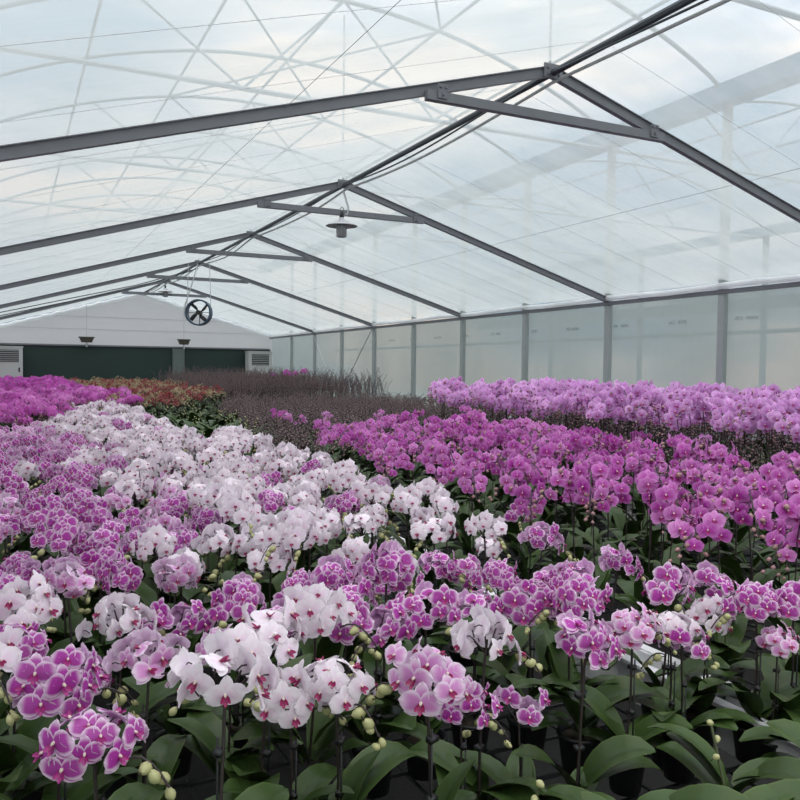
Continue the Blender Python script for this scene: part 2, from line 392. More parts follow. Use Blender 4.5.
# wires carrying the film: parallel to the rafters, and one along each slope
wi = 0
for y in np.arange(1.25, YE-1, 1.0):
    if min(abs(y-t) for t in TRUSS) < .2: continue
    for s in (1, -1):
        g = G(); x1 = XR+s*(XE-XR)
        tube(g, [(XR, y, ZR+.03), (x1-s*.05, y, ZE+.03)], .0013, 4)
        gobj('film_wire', g, WIRE, label='hair-thin wire under the roof film, parallel to the rafters', category='wire', group='thin wires carrying the roof film')
for s, lb in ((1, 'thin wire running lengthwise under the film slope above the side wall'), (-1, 'thin lengthwise wire under the film slope away from the side wall')):
    x = XR + s*2.0; g = G(); tube(g, [(x, YB, ZR-SL*2+.015), (x, YE-.05, ZR-SL*2+.015)], .002, 4)
    gobj('film_wire', g, simple('dash_wire', (.25, .27, .28), .5), label=lb, category='wire')

# ------------------------------------------------------------------ outer steel house over the film ceiling
AP = 1.05
def hoop_pts(x0, x1, y, n=28):
    return [(x0+(x1-x0)*i/n, y, GZ + AP*math.sin(PI*i/n)**.8) for i in range(n+1)]
for b, (x0, x1) in enumerate(((XL, XE), (XE, XE+8.0))):
    for y in ([2.8+2*k for k in range(12)] if b == 0 else [4.8+4*k for k in range(4)]):
        g = G(); tube(g, hoop_pts(x0, x1, y), .026, 6)
        lab = 'pale arched hoop seen through the film roof overhead' if b == 0 else 'faint arched hoop of the neighbouring bay beyond the film slope'
        gobj('outside_hoop', g, OUTER, smooth=True, label=lab, category='hoop', group='arched hoops overhead' if b == 0 else 'arched hoops of the next bay')
    for y in [4.8+4*k for k in range(6)]:
        if b == 1 and y > 17: continue
        t = empty('outside_truss', ((x0+x1)/2, y, GZ-.15), category='truss', kind='thing')
        t['label'] = 'faint straight chord with slanted webs under the overhead arch' if b == 0 else 'faint straight chord under an arch of the next bay'
        t['group'] = 'chords under the overhead arches' if b == 0 else 'chords under the next bay arches'
        g = G(); tube(g, [(-4, 0, 0), (4, 0, 0)], .028, 6); gobj('chord', g, OUTER, parent=t)
        for xa, xb in ((-2.4, -1.2), (0, -1.2), (0, 1.2), (2.4, 1.2)):
            za = .15+AP*math.sin(PI*(xa+4)/8)**.8
            g = G(); tube(g, [(xa, 0, za), (xb, 0, 0)], .016, 5); gobj('web', g, OUTER, parent=t)
    for f in (.17, .34, .5, .66, .83):
        x = x0+(x1-x0)*f; z = GZ+AP*math.sin(PI*f)**.8+.03
        g = G(); tube(g, [(x, 1, z), (x, YE+1, z)], .020, 5)
        gobj('outside_purlin', g, OUTER, label='pale purlin pipe lying along the overhead arches' if b == 0 else 'faint purlin pipe on the arches of the next bay', category='purlin', group='purlins over bay %s' % ('one' if b == 0 else 'two'))
for k_, y in enumerate((4.8, 8.8, 12.8)):
    for s in (0, 1):
        g = G(); f0, f1 = (.34, .66) if s else (.66, .34)
        tube(g, [(XL+8*f0, y, GZ+AP*math.sin(PI*f0)**.8), (XL+8*f1, y+4, GZ+AP*math.sin(PI*f1)**.8)], .016, 5)
        gobj('outside_brace', g, OUTER, label='faint diagonal brace crossing between the arches above the film', category='brace', group='crossing wind braces overhead')
def gutter(x, label):
    g = G(); a = [(-.17, .10), (-.13, .10), (-.10, -.06), (.10, -.06), (.13, .10), (.17, .10), (.13, -.10), (-.13, -.10)]
    V = [(x+p, y, GZ+q) for y in (YB, YE+1) for p, q in a]
    n_ = len(a); g.add(V, [(i, (i+1) % n_, n_+(i+1) % n_, n_+i) for i in range(n_)])
    gobj('outside_gutter', g, simple('gutter_blue', (.14, .26, .36), .5), label=label, category='gutter')
gutter(XE, 'broad bluish gutter seen through the film, carried on the wall posts')
gutter(XE+8, 'second faint gutter one bay further out beyond the side wall')
gutter(XL, 'gutter on the opposite side, above the end of the rafters')
for y in [4.8+4*k for k in range(5)]:
    g = G(); beam(g, (XE+8, y, -.1), (XE+8, y, GZ-.1), .1, .1, upv=(0, 1, 0))
    gobj('outside_post', g, OUTER, label='faint post of the next bay seen through the wall film', category='post', group='posts of the next bay')
g = G(); beam(g, (XE+2.2, YB, 2.15), (XE+2.2, YE, 2.15), .05, .06)
gobj('outside_rail', g, OUTER, label='blurred horizontal rail just outside the translucent side wall', category='rail')
g = G(); beam(g, (XE+7.9, YB, 3.15), (XE+7.9, YE, 3.15), .1, .28)
gobj('outside_rail', g, OUTER, label='broad pale band of the next bay showing above the eave through the roof film', category='rail')
# tables and a wall further out, only a blur through the film
for y in (7.0, 11.5, 16.0):
    t = empty('outside_bench', (XE+3.2, y, -.1), label='dim bench silhouette outside the translucent side wall', category='bench', group='dim benches outside the film wall', kind='thing')
    g = G(); box(g, (0, 0, .8), (1.6, 3.4, .12)); gobj('bench_top', g, OUTG, parent=t)
    for sx in (-.7, .7):
        for sy in (-1.5, 1.5):
            g = G(); box(g, (sx, sy, .38), (.06, .06, .76)); gobj('leg', g, OUTER, parent=t)

# ------------------------------------------------------------------ growing benches
def bench(x0, x1, y0, y1, label):
    t = empty('growing_bench', ((x0+x1)/2, y0, 0), label=label, category='bench', kind='thing')
    wx, wy = x1-x0, y1-y0
    g = G(); n = int(wy/.16)
    for i in range(n+1): box(g, (0, i*wy/n, .585), (wx, .008, .008))
    for i in range(int(wx/.12)+1): box(g, (-wx/2+i*.12, wy/2, .578), (.006, wy, .006))
    gobj('wire_mesh_top', g, BLACK, parent=t)
    for s in (-1, 1):
        g = G(); xx = s*wx/2
        box(g, (xx, wy/2, .645), (.014, wy, .12)); box(g, (xx - s*.016, wy/2, .706), (.034, wy, .010)); box(g, (xx+s*.010, wy/2, .655), (.02, wy, .010))
        gobj('side_rail', g, ALU, parent=t)
    for yy in (0, wy):
        g = G(); box(g, (0, yy, .625), (wx, .016, .085)); gobj('end_rail', g, ALU, parent=t)
    for i in range(int(wy/3)+1):
        for s in (-1, 1):
            g = G(); box(g, (s*(wx/2-.2), .3+i*(wy-.6)/max(1, int(wy/3)), .285), (.05, .05, .57)); gobj('leg', g, STEEL2, parent=t)
bench(XL+.12, 1.64, .55, YE-.5, 'long bench with a bare white metal edge, carrying the white and rimmed orchids')
bench(1.72, 3.62, .55, YE-.5, 'second long bench past the white metal edge, under the magenta orchids')
bench(3.70, 5.55, .9, YE-.5, 'third long bench, hidden under buds and lilac orchids')
bench(5.63, 7.38, 1.6, YE-.5, 'last long bench, standing along the translucent side wall')
ZB = .60

# ------------------------------------------------------------------ fittings
def lamp(name, x, y, z, s, label):
    t = empty(name, (x, y, z), label=label, category='lamp', kind='thing')
    g = G(); lathe(g, [(.004, .085), (.03, .08), (.036, .05), (.075, .042), (.12, .02), (.182, -.012), (.186, -.018), (.18, -.02), (.11, .006), (.06, .02), (.004, .022)], 28)
    sh = gobj('lamp_shade', g, LAMPW, parent=t, smooth=True); sh.scale = (s, s, s)
    g = G(); lathe(g, [(.004, -.15), (.045, -.148), (.058, -.135), (.06, -.03), (.062, .0), (.0, .0)], 20)
    for k_ in range(8): a = k_*PI/4; tube(g, [(.062*math.cos(a), .062*math.sin(a), -.01), (.062*math.cos(a), .062*math.sin(a), -.14)], .003, 4)
    b = gobj('glass_jar', g, GLASSW, parent=t, smooth=True); b.scale = (s, s, s)
    g = G(); lathe(g, [(.0, .15), (.02, .148), (.024, .12), (.026, .085), (.0, .085)], 12)
    tube(g, [(.0, 0, .14), (.02, 0, .16), (.025, 0, .185), (0, 0, .2), (-.02, 0, .18)], .005, 5)
    b = gobj('hook', g, FANM, parent=t, smooth=True); b.scale = (s, s, s)
    return t
lp = lamp('bell_lamp', XR-.04, 8.73, EYE+1.68, 1.0, 'bell-shaped lamp with a glass jar hanging from the second truss')
g = G(); tube(g, [(.04, .05, .40), (.06, .02, .30), (.085, 0, .20), (.07, 0, .13), (.02, 0, .10)], .012, 6); gobj('lamp_cord', g, CABLE, parent=lp, smooth=True)
lp = lamp('bell_lamp', XR+.0, 20.72, EYE+1.90, 1.0, 'small distant lamp hanging under the last truss above the fan')
g = G(); tube(g, [(0, .05, .30), (.03, .02, .25), (.0, 0, .2)], .010, 6); gobj('lamp_cord', g, CABLE, parent=lp, smooth=True)

FX, FY, FZ = XR-.03, 16.6, EYE+1.12
t = empty('circulation_fan', (FX, FY, FZ), -.55, label='round black hanging fan with blue ring in front of the white gable', category='fan', kind='thing')
g = G(); R0 = .27; V = []; k = 36
for rr, yy in ((R0, -.07), (R0, .07), (R0-.03, .07), (R0-.03, -.07)):
    V += [(rr*math.cos(2*PI*j/k), yy, rr*math.sin(2*PI*j/k)) for j in range(k)]
g.add(V, [((i)*k+j, (i)*k+(j+1) % k, ((i+1) % 4)*k+(j+1) % k, ((i+1) % 4)*k+j) for i in range(4) for j in range(k)])
gobj('ring', g, RINGM, parent=t, smooth=False)
for q in range(4):
    g = G(); V = []; a0 = q*PI/2+.5
    for i in range(7):
        r = .04+.19*i/6; wd_ = .055+.05*math.sin(PI*i/6*.8)
        for s in (-1, 1):
            a = a0 + .25*i/6 + s*wd_/max(r, .09)*.35
            for th in (0, .008): V.append((r*math.cos(a), s*.022+th, r*math.sin(a)))
    F = []
    for i in range(6):
        b_ = i*4; c_ = b_+4
        F += [(b_, b_+2, c_+2, c_), (b_+1, c_+1, c_+3, b_+3), (b_, c_, c_+1, b_+1), (b_+2, b_+3, c_+3, c_+2)]
    F += [(0, 1, 3, 2), (24, 26, 27, 25)]
    g.add(V, F); gobj('blade', g, FANM, parent=t, smooth=True)
g = G(); tube(g, [(0, -.06, 0), (0, .09, 0)], .05, 14); gobj('motor', g, FANM, parent=t)
g = G(); tube(g, [(0, .05, 0), (0, .05, -R0)], .010, 5); tube(g, [(-R0, .05, 0), (R0, .05, 0)], .006, 5); gobj('bracket', g, FANM, parent=t)
for s in (-.25, .25):
    g = G(); tube(g, [(s, 0, .1), (s*.9, 0, 1.01)], .007, 5); gobj('hanger_rod', g, CABLE, parent=t)
g = G(); tube(g, [(-.05, .1, 1.03), (-.13, .05, .7), (-.22, .02, .4), (-.29, 0, .15), (-.30, -.02, -.05), (-.24, 0, -.16)], .013, 6); gobj('cord', g, CABLE, parent=t, smooth=True)

def acunit(x, label, wd_=.74):
    y = YE-.45; t = empty('air_conditioner', (x, y, 0), label=label, category='air conditioner', kind='thing')
    g = G(); box(g, (0, 0, 1.02), (wd_, .42, 2.04)); box(g, (0, -.005, 2.05), (wd_+.03, .45, .03)); box(g, (0, -.005, .03), (wd_+.02, .44, .06)); gobj('cabinet', g, ACW, parent=t)
    g = G(); box(g, (0, -.212, 1.80), (wd_*.74, .012, .34)); gr = gobj('air_grille', g, ACD, parent=t)
    g = G()
    for i in range(6): box(g, (0, -.222, 1.66+i*.056), (wd_*.72, .012, .012))
    gobj('louver', g, ACW, parent=gr)
    g = G(); box(g, (wd_*.38, -.216, 1.42), (.04, .012, .12)); gobj('control_knob', g, ACD, parent=t)
acunit(-.05, 'white cabinet air conditioner cut off by the picture edge, beside the green sheet')
acunit(7.02, 'white cabinet air conditioner in the end wall corner beside the translucent wall')
for x, lb, s in ((1.98, 'brown box hanging on a thin rod over the middle of the green sheet', 1.0), (4.72, 'grey-brown box hanging on a thin rod above the grey panel in the green sheet', .85)):
    t = empty('hanging_box', (x, YE-.42, 2.28), label=lb, category='box', kind='thing')
    g = G(); V = [(-.19*s, -.1, .07), (.19*s, -.1, .07), (.19*s, .1, .07), (-.19*s, .1, .07), (-.14*s, -.08, -.06), (.14*s, -.08, -.06), (.14*s, .08, -.06), (-.14*s, .08, -.06)]
    g.add(V, [(0, 1, 2, 3), (7, 6, 5, 4), (0, 4, 5, 1), (1, 5, 6, 2), (2, 6, 7, 3), (3, 7, 4, 0)]); box(g, (0, 0, .085), (.42*s, .24, .03)); gobj('casing', g, BROWN, parent=t)
    g = G(); tube(g, [(0, 0, .1), (0, 0, (ZR-SL*abs(x-XR))-2.28+.09)], .010, 6); gobj('hanger_rod', g, CABLE, parent=t)
    g = G(); tube(g, [(0, 0, -.06), (0, 0, -.19)], .022, 8); gobj('nozzle', g, LAMPW, parent=t)
g = G(); box(g, (4.62, YE-.09, 1.05), (.36, .06, 2.1)); box(g, (4.62, YE-.13, 1.05), (.30, .02, 2.0))
gobj('grey_panel', g, simple('panel_grey', (.13, .17, .16), .5), label='narrow upright grey panel set in the dark green sheet', category='panel')

# ------------------------------------------------------------------ orchid pieces
def petal(L_, W, nt_, ns, ang, curl=.12, cup=.10, z0=0, rip=.0, seed=0, p=.75, base=.12):
    r = random.Random(seed); ph = r.random()*6
    V, U = [], []
    ca, sa = math.cos(ang), math.sin(ang)
    for i in range(nt_+1):
        t = i/nt_ if nt_ < 4 else .5-.5*math.cos(PI*i/nt_)
        q = 2*(t**p)-1; wd_ = W*max(math.sqrt(max(0, 1-q*q)), base*(1-t) if t < .5 else 0)
        if i == nt_: wd_ = W*.10
        for j in range(ns+1):
            s = 2*j/ns-1
            tt = t - .06*(s*s)*(1 if t > .5 else 0)
            x = L_*tt; y = s*wd_
            z = z0 - curl*L_*t*t + cup*L_*(s*s)*math.sin(PI*t) *.8 + rip*math.sin(5*s+ph+7*t)*t
            V.append((x*ca - y*sa, x*sa + y*ca, z)); U.append((s*.5+.5, t))
    F = [(i*(ns+1)+j, (i+1)*(ns+1)+j, (i+1)*(ns+1)+j+1, i*(ns+1)+j+1) for i in range(nt_) for j in range(ns)]
    return V, F, U
def flip(a):                          # make the faces look towards +Z
    return a
def flower_t(nt_, ns, seed, lip=True, open_=1.0, big=False, lipk=1.0):
    """petals mat 0, pedicel mat 1, lip mat 2, column mat 3; diameter about 1"""
    g = G(); r = random.Random(seed)
    cu = .10 + .10*(1-open_)
    pw = .31 if big else .28
    for ang, L_, W, z in ((90, .50, .19, 0), (212, .49, .18, 0), (328, .49, .18, 0)):
        V, F, U = petal(L_, W, nt_, ns, math.radians(ang + r.uniform(-6, 6)), cu+r.uniform(-.08, .10), .12, z, .012, r.random())
        g.add(V, F, U, 0)
    for ang in (14, 166):
        V, F, U = petal(.53, pw, nt_, ns, math.radians(ang + r.uniform(-6, 6)), cu*.6+r.uniform(-.1, .1), -.05, .035, .02, r.random(), p=.85, base=.25)
        g.add(V, F, U, 0)
    if lip:
        a = lip_t(nt_ > 3); a['v'] = a['v']*lipk
    A = g.arr()
    ped = G(); tube(ped, [(0, 0, -.02), (0, .02, -.14), (0, -.06, -.30)], .022, 4 if nt_ > 3 else 3, cap=False); P = ped.arr()
    items = [(A, None, 0), (P, None, 1)]
    if lip: items.append((a, None, 2))
    return merge(items)
def lip_t(hi=True):
    """lip with two side lobes and a tip (mat 0), small column above it (mat 1)"""
    g = G(); n_ = 4 if hi else 2
    for ang, L_, W, c in ((270, .20, .065, -.9), (215, .15, .06, -1.3), (325, .15, .06, -1.3)):
        V, F, U = petal(L_, W, n_, 2, math.radians(ang), c, .4, .03, 0, 1)
        g.add(V, F, U, 0)
    V = [(-.035, 0, .03), (.035, 0, .03), (.03, .03, .10), (-.03, .03, .10), (-.03, .07, .03), (.03, .07, .03), (0, -.01, .12)]
    g.add(V, [(0, 1, 6), (1, 2, 6), (2, 3, 6), (3, 0, 6), (3, 2, 5, 4), (1, 5, 2), (0, 3, 4)], mat=1)
    return g.arr()
def leaf_t(L_=.2, W=.036, nt_=7, ns=4, lift=.9, droop=1.3, twist=0, seed=0):
    g = G(); V, U = [], []; x = z = 0; a = lift; r = random.Random(seed)
    for i in range(nt_+1):
        t = i/nt_; q = 2*(t**.8)-1
        wd_ = W*max(math.sqrt(max(0, 1-q*q)), .35*(1-t)); 
        if i == nt_: wd_ = W*.12
        for j in range(ns+1):
            s = 2*j/ns-1; tw = twist*t
            yy = s*wd_*math.cos(tw); zz = s*wd_*math.sin(tw)
            fold = .28*abs(s)*wd_
            V.append((x - fold*math.sin(a), yy, z + fold*math.cos(a) + zz)); U.append((s*.5+.5, t))
        st = L_/nt_; x += st*math.cos(a); z += st*math.sin(a); a -= droop/nt_*(.6+.8*t)
    F = [(i*(ns+1)+j, (i+1)*(ns+1)+j, (i+1)*(ns+1)+j+1, i*(ns+1)+j+1) for i in range(nt_) for j in range(ns)]
    g.add(V, F, U); return g.arr()
def bud_t(k=8):
    g = G(); lathe(g, [(.02, -.62), (.06, -.58), (.30, -.42), (.46, -.05), (.44, .2), (.26, .45), (.05, .56)], k)
    tube(g, [(0, 0, -.6), (.1, 0, -1.1)], .07, 4, cap=False, mat=1); return g.arr()
def pot_t():
    g = G(); lathe(g, [(.0, 0), (.040, 0), (.052, .085), (.056, .087), (.056, .095), (.050, .095), (.046, .08)], 16, mat=0)
    lathe(g, [(.046, .08), (.0, .088)], 16, mat=1); return g.arr()

FL_H = [flower_t(7, 6, s, lip=False, open_=o_) for s, o_ in ((1, 1), (2, .9), (3, .5))]
FL_M = [flower_t(4, 3, s, lipk=.8) for s in (11, 12, 13)]
FL_MB = [flower_t(5, 4, s, big=True) for s in (21, 22, 23)]
FL_L = [flower_t(2, 2, s) for s in (31, 32)]
# farthest blooms: one kite per petal
def kite():
    g = G()
    for ang, L_, W in ((90, .5, .2), (212, .48, .19), (328, .48, .19), (14, .52, .29), (166, .52, .29)):
        a = math.radians(ang); c, s = math.cos(a), math.sin(a)
        P = [(0, 0, 0), (L_*.55, -W, .02), (L_, 0, -.05), (L_*.55, W, .02)]
        g.add([(x*c-y*s, x*s+y*c, z) for x, y, z in P], [(0, 1, 2, 3)], [(.5, 0), (.1, .55), (.5, 1), (.9, .55)])
    g.add([(-.09, -.16, .03), (.09, -.16, .03), (0, .03, .08)], [(0, 1, 2)], mat=2); return g.arr()
FL_F = [kite()]
LIP = lip_t(); BUD = bud_t(); BUDL = bud_t(4)
LEAVES = [leaf_t(.15+.014*i, .036+.003*(i % 3), 8, 6, .45+.15*(i % 4), 1.1+.25*(i % 3), .25*((i % 3)-1), i) for i in range(6)]
LEAVES_L = [leaf_t(.17+.02*i, .036, 4, 2, .6+.15*i, 1.3, 0, i) for i in range(3)]
POT = pot_t()

# orchid layouts: where every piece of one plant sits
def rot_z(v, a): c, s = math.cos(a), math.sin(a); return np.array((v[0]*c-v[1]*s, v[0]*s+v[1]*c, v[2]))
def layout(style, seed, H, fd, n_fl, tight=1.0):
    """returns dict with stems (list of point lists), flowers [(matrix, which)], buds [(matrix)], leaves [(matrix, which)]; local +X is where the spray heads"""
    r = random.Random(seed); d = dict(stems=[], flowers=[], buds=[], leaves=[], stake=None)
    nl = r.randint(5, 7) if style != 'leafy' else r.randint(7, 9)
    a0 = r.random()*PI
    for i in range(nl):
        a = a0 + (i % 2)*PI + r.uniform(-.7, .7); s = r.uniform(.75, 1.15)*(1.0 if style != 'leafy' else 1.1)
        m = np.array(Matrix.Translation((.012*math.cos(a), .012*math.sin(a), .085+.010*i)) @ Euler((0, r.uniform(-.45, .05), a)).to_matrix().to_4x4() @ Matrix.Scale(s, 4))
        d['leaves'].append((m, i))
    if style == 'leafy':
        if r.random() < .2:
            d['stems'].append([(0, 0, .1), (.02, 0, .25), (.06, 0, .36)])
            for k_ in range(3): d['buds'].append(frame((r.uniform(-1, 1), r.uniform(-1, 1), .3), (0, 0, 1), (.06-.01*k_, r.uniform(-.01, .01), .36-.03*k_), .014))
        return d
    if style == 'spike':
        for q in range(r.randint(2, 3)):
            a = r.random()*6.28; hh = H*r.uniform(.8, 1.12); ln = r.uniform(.02, .08); pts = []
            for i in range(7):
                t = i/6; pts.append((math.cos(a)*(ln*t + .10*t**4), math.sin(a)*(ln*t+.10*t**4), .1 + (hh-.1)*(t - .10*t**5)))
            d['stems'].append(pts)
            for k_ in range(10):
                t = .50+.5*k_/9; i = min(5, int(t*6)); f = t*6-i; p = np.array(pts[i])*(1-f)+np.array(pts[i+1])*f
                side = 1 if k_ % 2 else -1; off = np.array((-math.sin(a)*side, math.cos(a)*side, .25))*.018
                d['buds'].append(frame(off, (0, 0, 1), p+off, .019*(1.15-.6*(t-.5))))
                if k_ % 3 == 0: d['stems'].append([p, p+off*2.4+np.array((0, 0, .01))])
        return d
    # flowering spikes
    if style == 'dome':
        top = np.array((.02, 0, H)); stem = [(0, 0, .1), (.008, .004, .1+(H-.1)*.45), (.012, 0, H-.05), top+(0, 0, .0)]
        d['stems'].append(stem); rx, ry, rz = r.uniform(.050, .062)*tight, r.uniform(.066, .092)*tight, r.uniform(.044, .056)*tight
        n = n_fl; gA = PI*(3-math.sqrt(5)); c = top + np.array((0, 0, -.005))
        for i in range(n):
            zz = 1 - (i+.5)/n*1.32; rr_ = math.sqrt(max(0, 1-zz*zz)); a = gA*i + r.uniform(-.25, .25) + seed
            o_ = np.array((rr_*math.cos(a), rr_*math.sin(a), zz))
            p = c + o_*np.array((rx, ry, rz))*r.uniform(.70, 1.12)
            nrm = o_*np.array((1, 1, .36)) + np.array((.42, 0, -.02)) + np.array([r.uniform(-.45, .45) for _ in range(3)])
            m = frame(nrm, (r.uniform(-.15, .15), r.uniform(-.15, .15), 1), p, fd*r.uniform(.82, 1.12)); d['flowers'].append((m, r.randint(0, 2)))
            if i % 2 == 0: d['stems'].append([c - np.array((0, 0, .03)), c + (p-c)*.7])
        # drooping bud tip
        sd = 1 if r.random() < .5 else -1; tip = []
        for i in range(6):
            t = i/5; tip.append(c + np.array((.02+.035*t, sd*(.04+.065*t), -.02+.014*math.sin(PI*t)-.035*t*t)))
        d['stems'].append(tip)
        for i in range(r.randint(3, 6)):
            p = np.array(tip[min(5, 2+i)]) + np.array((r.uniform(-.014, .014), r.uniform(-.006, .006), -.012-.004*(i % 2))); d['buds'].append(frame((r.uniform(-.9, .9), sd*.5, r.uniform(-1, .2)), (1, 0, 0), p, r.uniform(.017, .025)-.0015*i))
    else:                                        # arching spray of larger blooms
        L1 = r.uniform(.13, .20); pts = []; drop = r.uniform(.05, .16)
        for i in range(12):
            t = i/11; u = max(0, (t-.5)/.5)
            pts.append(np.array((L1*u**1.25 + .02*t, .01*math.sin(3*t+seed), .1 + (H-.1)*min(1, t/.62)**.9 - (drop*u*u) + (.03*math.sin(PI*u)))))
        d['stems'].append(pts)
        for i in range(n_fl):
            t = .52 + .40*(i+.5)/n_fl; k_ = t*11; j = int(k_); f = k_-j; p = pts[j]*(1-f)+pts[j+1]*f
            sd = 1 if i % 2 else -1
            off = np.array((r.uniform(-.01, .02), sd*r.uniform(.022, .042), r.uniform(-.035, .012)))
            nrm = np.array((.75+r.uniform(-.3, .3), sd*r.uniform(.1, .75), r.uniform(-.25, .30)))
            d['flowers'].append((frame(nrm, (0, 0, 1), p+off, fd*r.uniform(.88, 1.1)), r.randint(0, 2)))
            d['stems'].append([p, p+off*.8])
        side = []
        if r.random() < .85:
            q = pts[6]; sd = 1 if r.random() < .5 else -1
            side = [q + np.array((.05*t, sd*.10*t, .06*math.sin(1.6*t)+.0*t)) for t in (0, .35, .7, 1)]
            d['stems'].append(side)
            for i in range(4):
                p = side[min(3, i)] + np.array((r.uniform(-.012, .012), r.uniform(-.012, .012), -.008)); d['buds'].append(frame((.3, sd*.5, r.uniform(-.5, .5)), (1, 0, 0), p, .022))
            for i in range(3): d['flowers'].append((frame((.7, sd*r.uniform(0, .8), .1), (0, 0, 1), side[1+i % 3]+np.array((0, 0, -.02)), fd*.95), r.randint(0, 2)))
        for i in range(r.randint(4, 7)):
            t = .92+.08*min(1, i/4); p = pts[10]*(1-(t-.92)/.08) + pts[11]*((t-.92)/.08) + np.array((.012*i*.6, (.012 if i % 2 else -.012), -.006*i))
            d['buds'].append(frame((.8, .2 if i % 2 else -.2, -.3), (0, 0, 1), p, .022-.0015*i))
    d['stake'] = [(.012, .012, .05), (.014, .012, H-.09)]
    return d
I4 = np.eye(4)
def stems_arr(d, r0=.0026, k=5):
    g = G()
    for i, s in enumerate(d['stems']):
        tube(g, s, r0 if i == 0 else r0*.62, k, cap=False)
    return g.arr()

# varieties: petal material, lip, bud, stem, style, height above the bench, flower diameter, flowers per plant
VAR = dict(
    # style 'dome' is a round head of blooms, 'arch' an arching spray, 'spike' bare budding stems
    rimmed=dict(p=P_RIM, lip=LIPD, bud=BUDG, stem=STEMM, style='dome', H=.41, fd=.066, n=15),
    few=dict(p=P_RIM, lip=LIPD, bud=BUDG, stem=STEMM, style='dome', H=.41, fd=.072, n=4),
    blush=dict(p=P_BLUSH, lip=LIPM, bud=BUDG, stem=STEMM, style='dome', H=.41, fd=.067, n=14),
    white=dict(p=P_WHITE, lip=LIPM, bud=BUDG, stem=STEMM, style='dome', H=.43, fd=.069, n=14),
    magenta=dict(p=P_MAG, lip=LIPD, bud=BUDP, stem=STEMM, style='arch', H=.56, fd=.070, n=8),
    lilac=dict(p=P_LILAC, lip=LIPD, bud=BUDP, stem=STEMM, style='arch', H=.74, fd=.085, n=12),
    deep=dict(p=P_DEEP, lip=LIPD, bud=BUDP, stem=STEMM, style='dome', H=.55, fd=.075, n=12),
    red=dict(p=P_RED, lip=LIPM, bud=BUDG, stem=STEMM, style='dome', H=.52, fd=.048, n=9),
    cream=dict(p=P_CREAM, lip=LIPM, bud=BUDG, stem=STEMM, style='dome', H=.53, fd=.045, n=8),
    budding=dict(p=P_MAG, lip=LIPD, bud=BUDD, stem=STEMM, style='spike', H=.50, fd=.07, n=0),
    tall=dict(p=P_MAG, lip=LIPD, bud=BUDD, stem=STEMM, style='spike', H=.95, fd=.07, n=0),
    leafy=dict(p=P_MAG, lip=LIPD, bud=BUDG, stem=STEMG, style='leafy', H=.40, fd=.07, n=0),
)
_cache = {}
def shared(key, fn):
    if key not in _cache: _cache[key] = fn()
    return _cache[key]
def variant(vn, k, lod):
    """list of (part name, mesh, matrix, [(child name, mesh)])"""
    def make():
        v = VAR[vn]; r = random.Random(hash((len(vn), k)) & 255)
        q_ = .86 if lod and v['style'] == 'dome' else 1.0
        d = layout(v['style'], k*13+len(vn)*5+ord(vn[0]), v['H']*(1+.04*((k % 5)-2)), v['fd']*q_, v['n'] + (k % 3)-1 + (2 if q_ < 1 else 0) if v['n'] else 0, q_)
        P = []
        big = v['style'] == 'arch'
        if lod == 0:
            P.append(('pot', shared('pot', lambda: mesh('pot', POT, [BLACK, SOILM])), I4, []))
            for m, i in d['leaves']:
                P.append(('leaf', shared(('leaf', i % 6), lambda: mesh('leaf', LEAVES[i % 6], [LEAFM])), m, []))
            if d['stems']: P.append(('flower_spike', mesh('flower_spike', stems_arr(d, .0030, 6), [v['stem']]), I4, []))
            if d['stake']:
                g = G(); tube(g, d['stake'], .0022, 5); 
                z_ = d['stake'][1][2]
                for zz in (z_-.02, z_*.6): box(g, (.008, .008, zz), (.020, .014, .010))
                P.append(('support_stake', mesh('support_stake', g.arr(), [BLACK]), I4, []))
            for m, w_ in d['flowers']:
                fm = shared(('fh', vn, w_), lambda: mesh('flower', FL_H[w_] if not big else FL_MB[w_], [v['p'], v['stem'], v['lip'], COLM]))
                lm = shared(('lip', vn), lambda: mesh('lip', LIP, [v['lip'], COLM]))
                P.append(('flower', fm, m, [] if big else [('lip', lm)]))
            for m in d['buds']:
                P.append(('bud', shared(('bud', v['bud'].name), lambda: mesh('bud', BUD, [v['bud'], v['stem']])), m, []))
        else:
            for m, i in d['leaves']:
                P.append(('leaf', shared(('leafl', i % 3), lambda: mesh('leaf', LEAVES_L[i % 3], [LEAFM])), m, []))
            if not d['stems']: return P
            st = stems_arr(d, .0028, 4)
            if d['buds']:
                its = [(st, None, 0)] + [(BUDL, m, 1) for m in d['buds']]
                P.append(('flower_spike', mesh('flower_spike', merge(its), [v['stem'], v['bud'], v['stem']]), I4, []))
            else: P.append(('flower_spike', mesh('flower_spike', st, [v['stem']]), I4, []))
            for m, w_ in d['flowers']:
                T = FL_MB if big else FL_M
                P.append(('flower', shared(('fm', vn, w_), lambda: mesh('flower', T[w_], [v['p'], v['stem'], v['lip'], COLM])), m, []))
        return P
    return shared(('var', vn, k, lod), make)
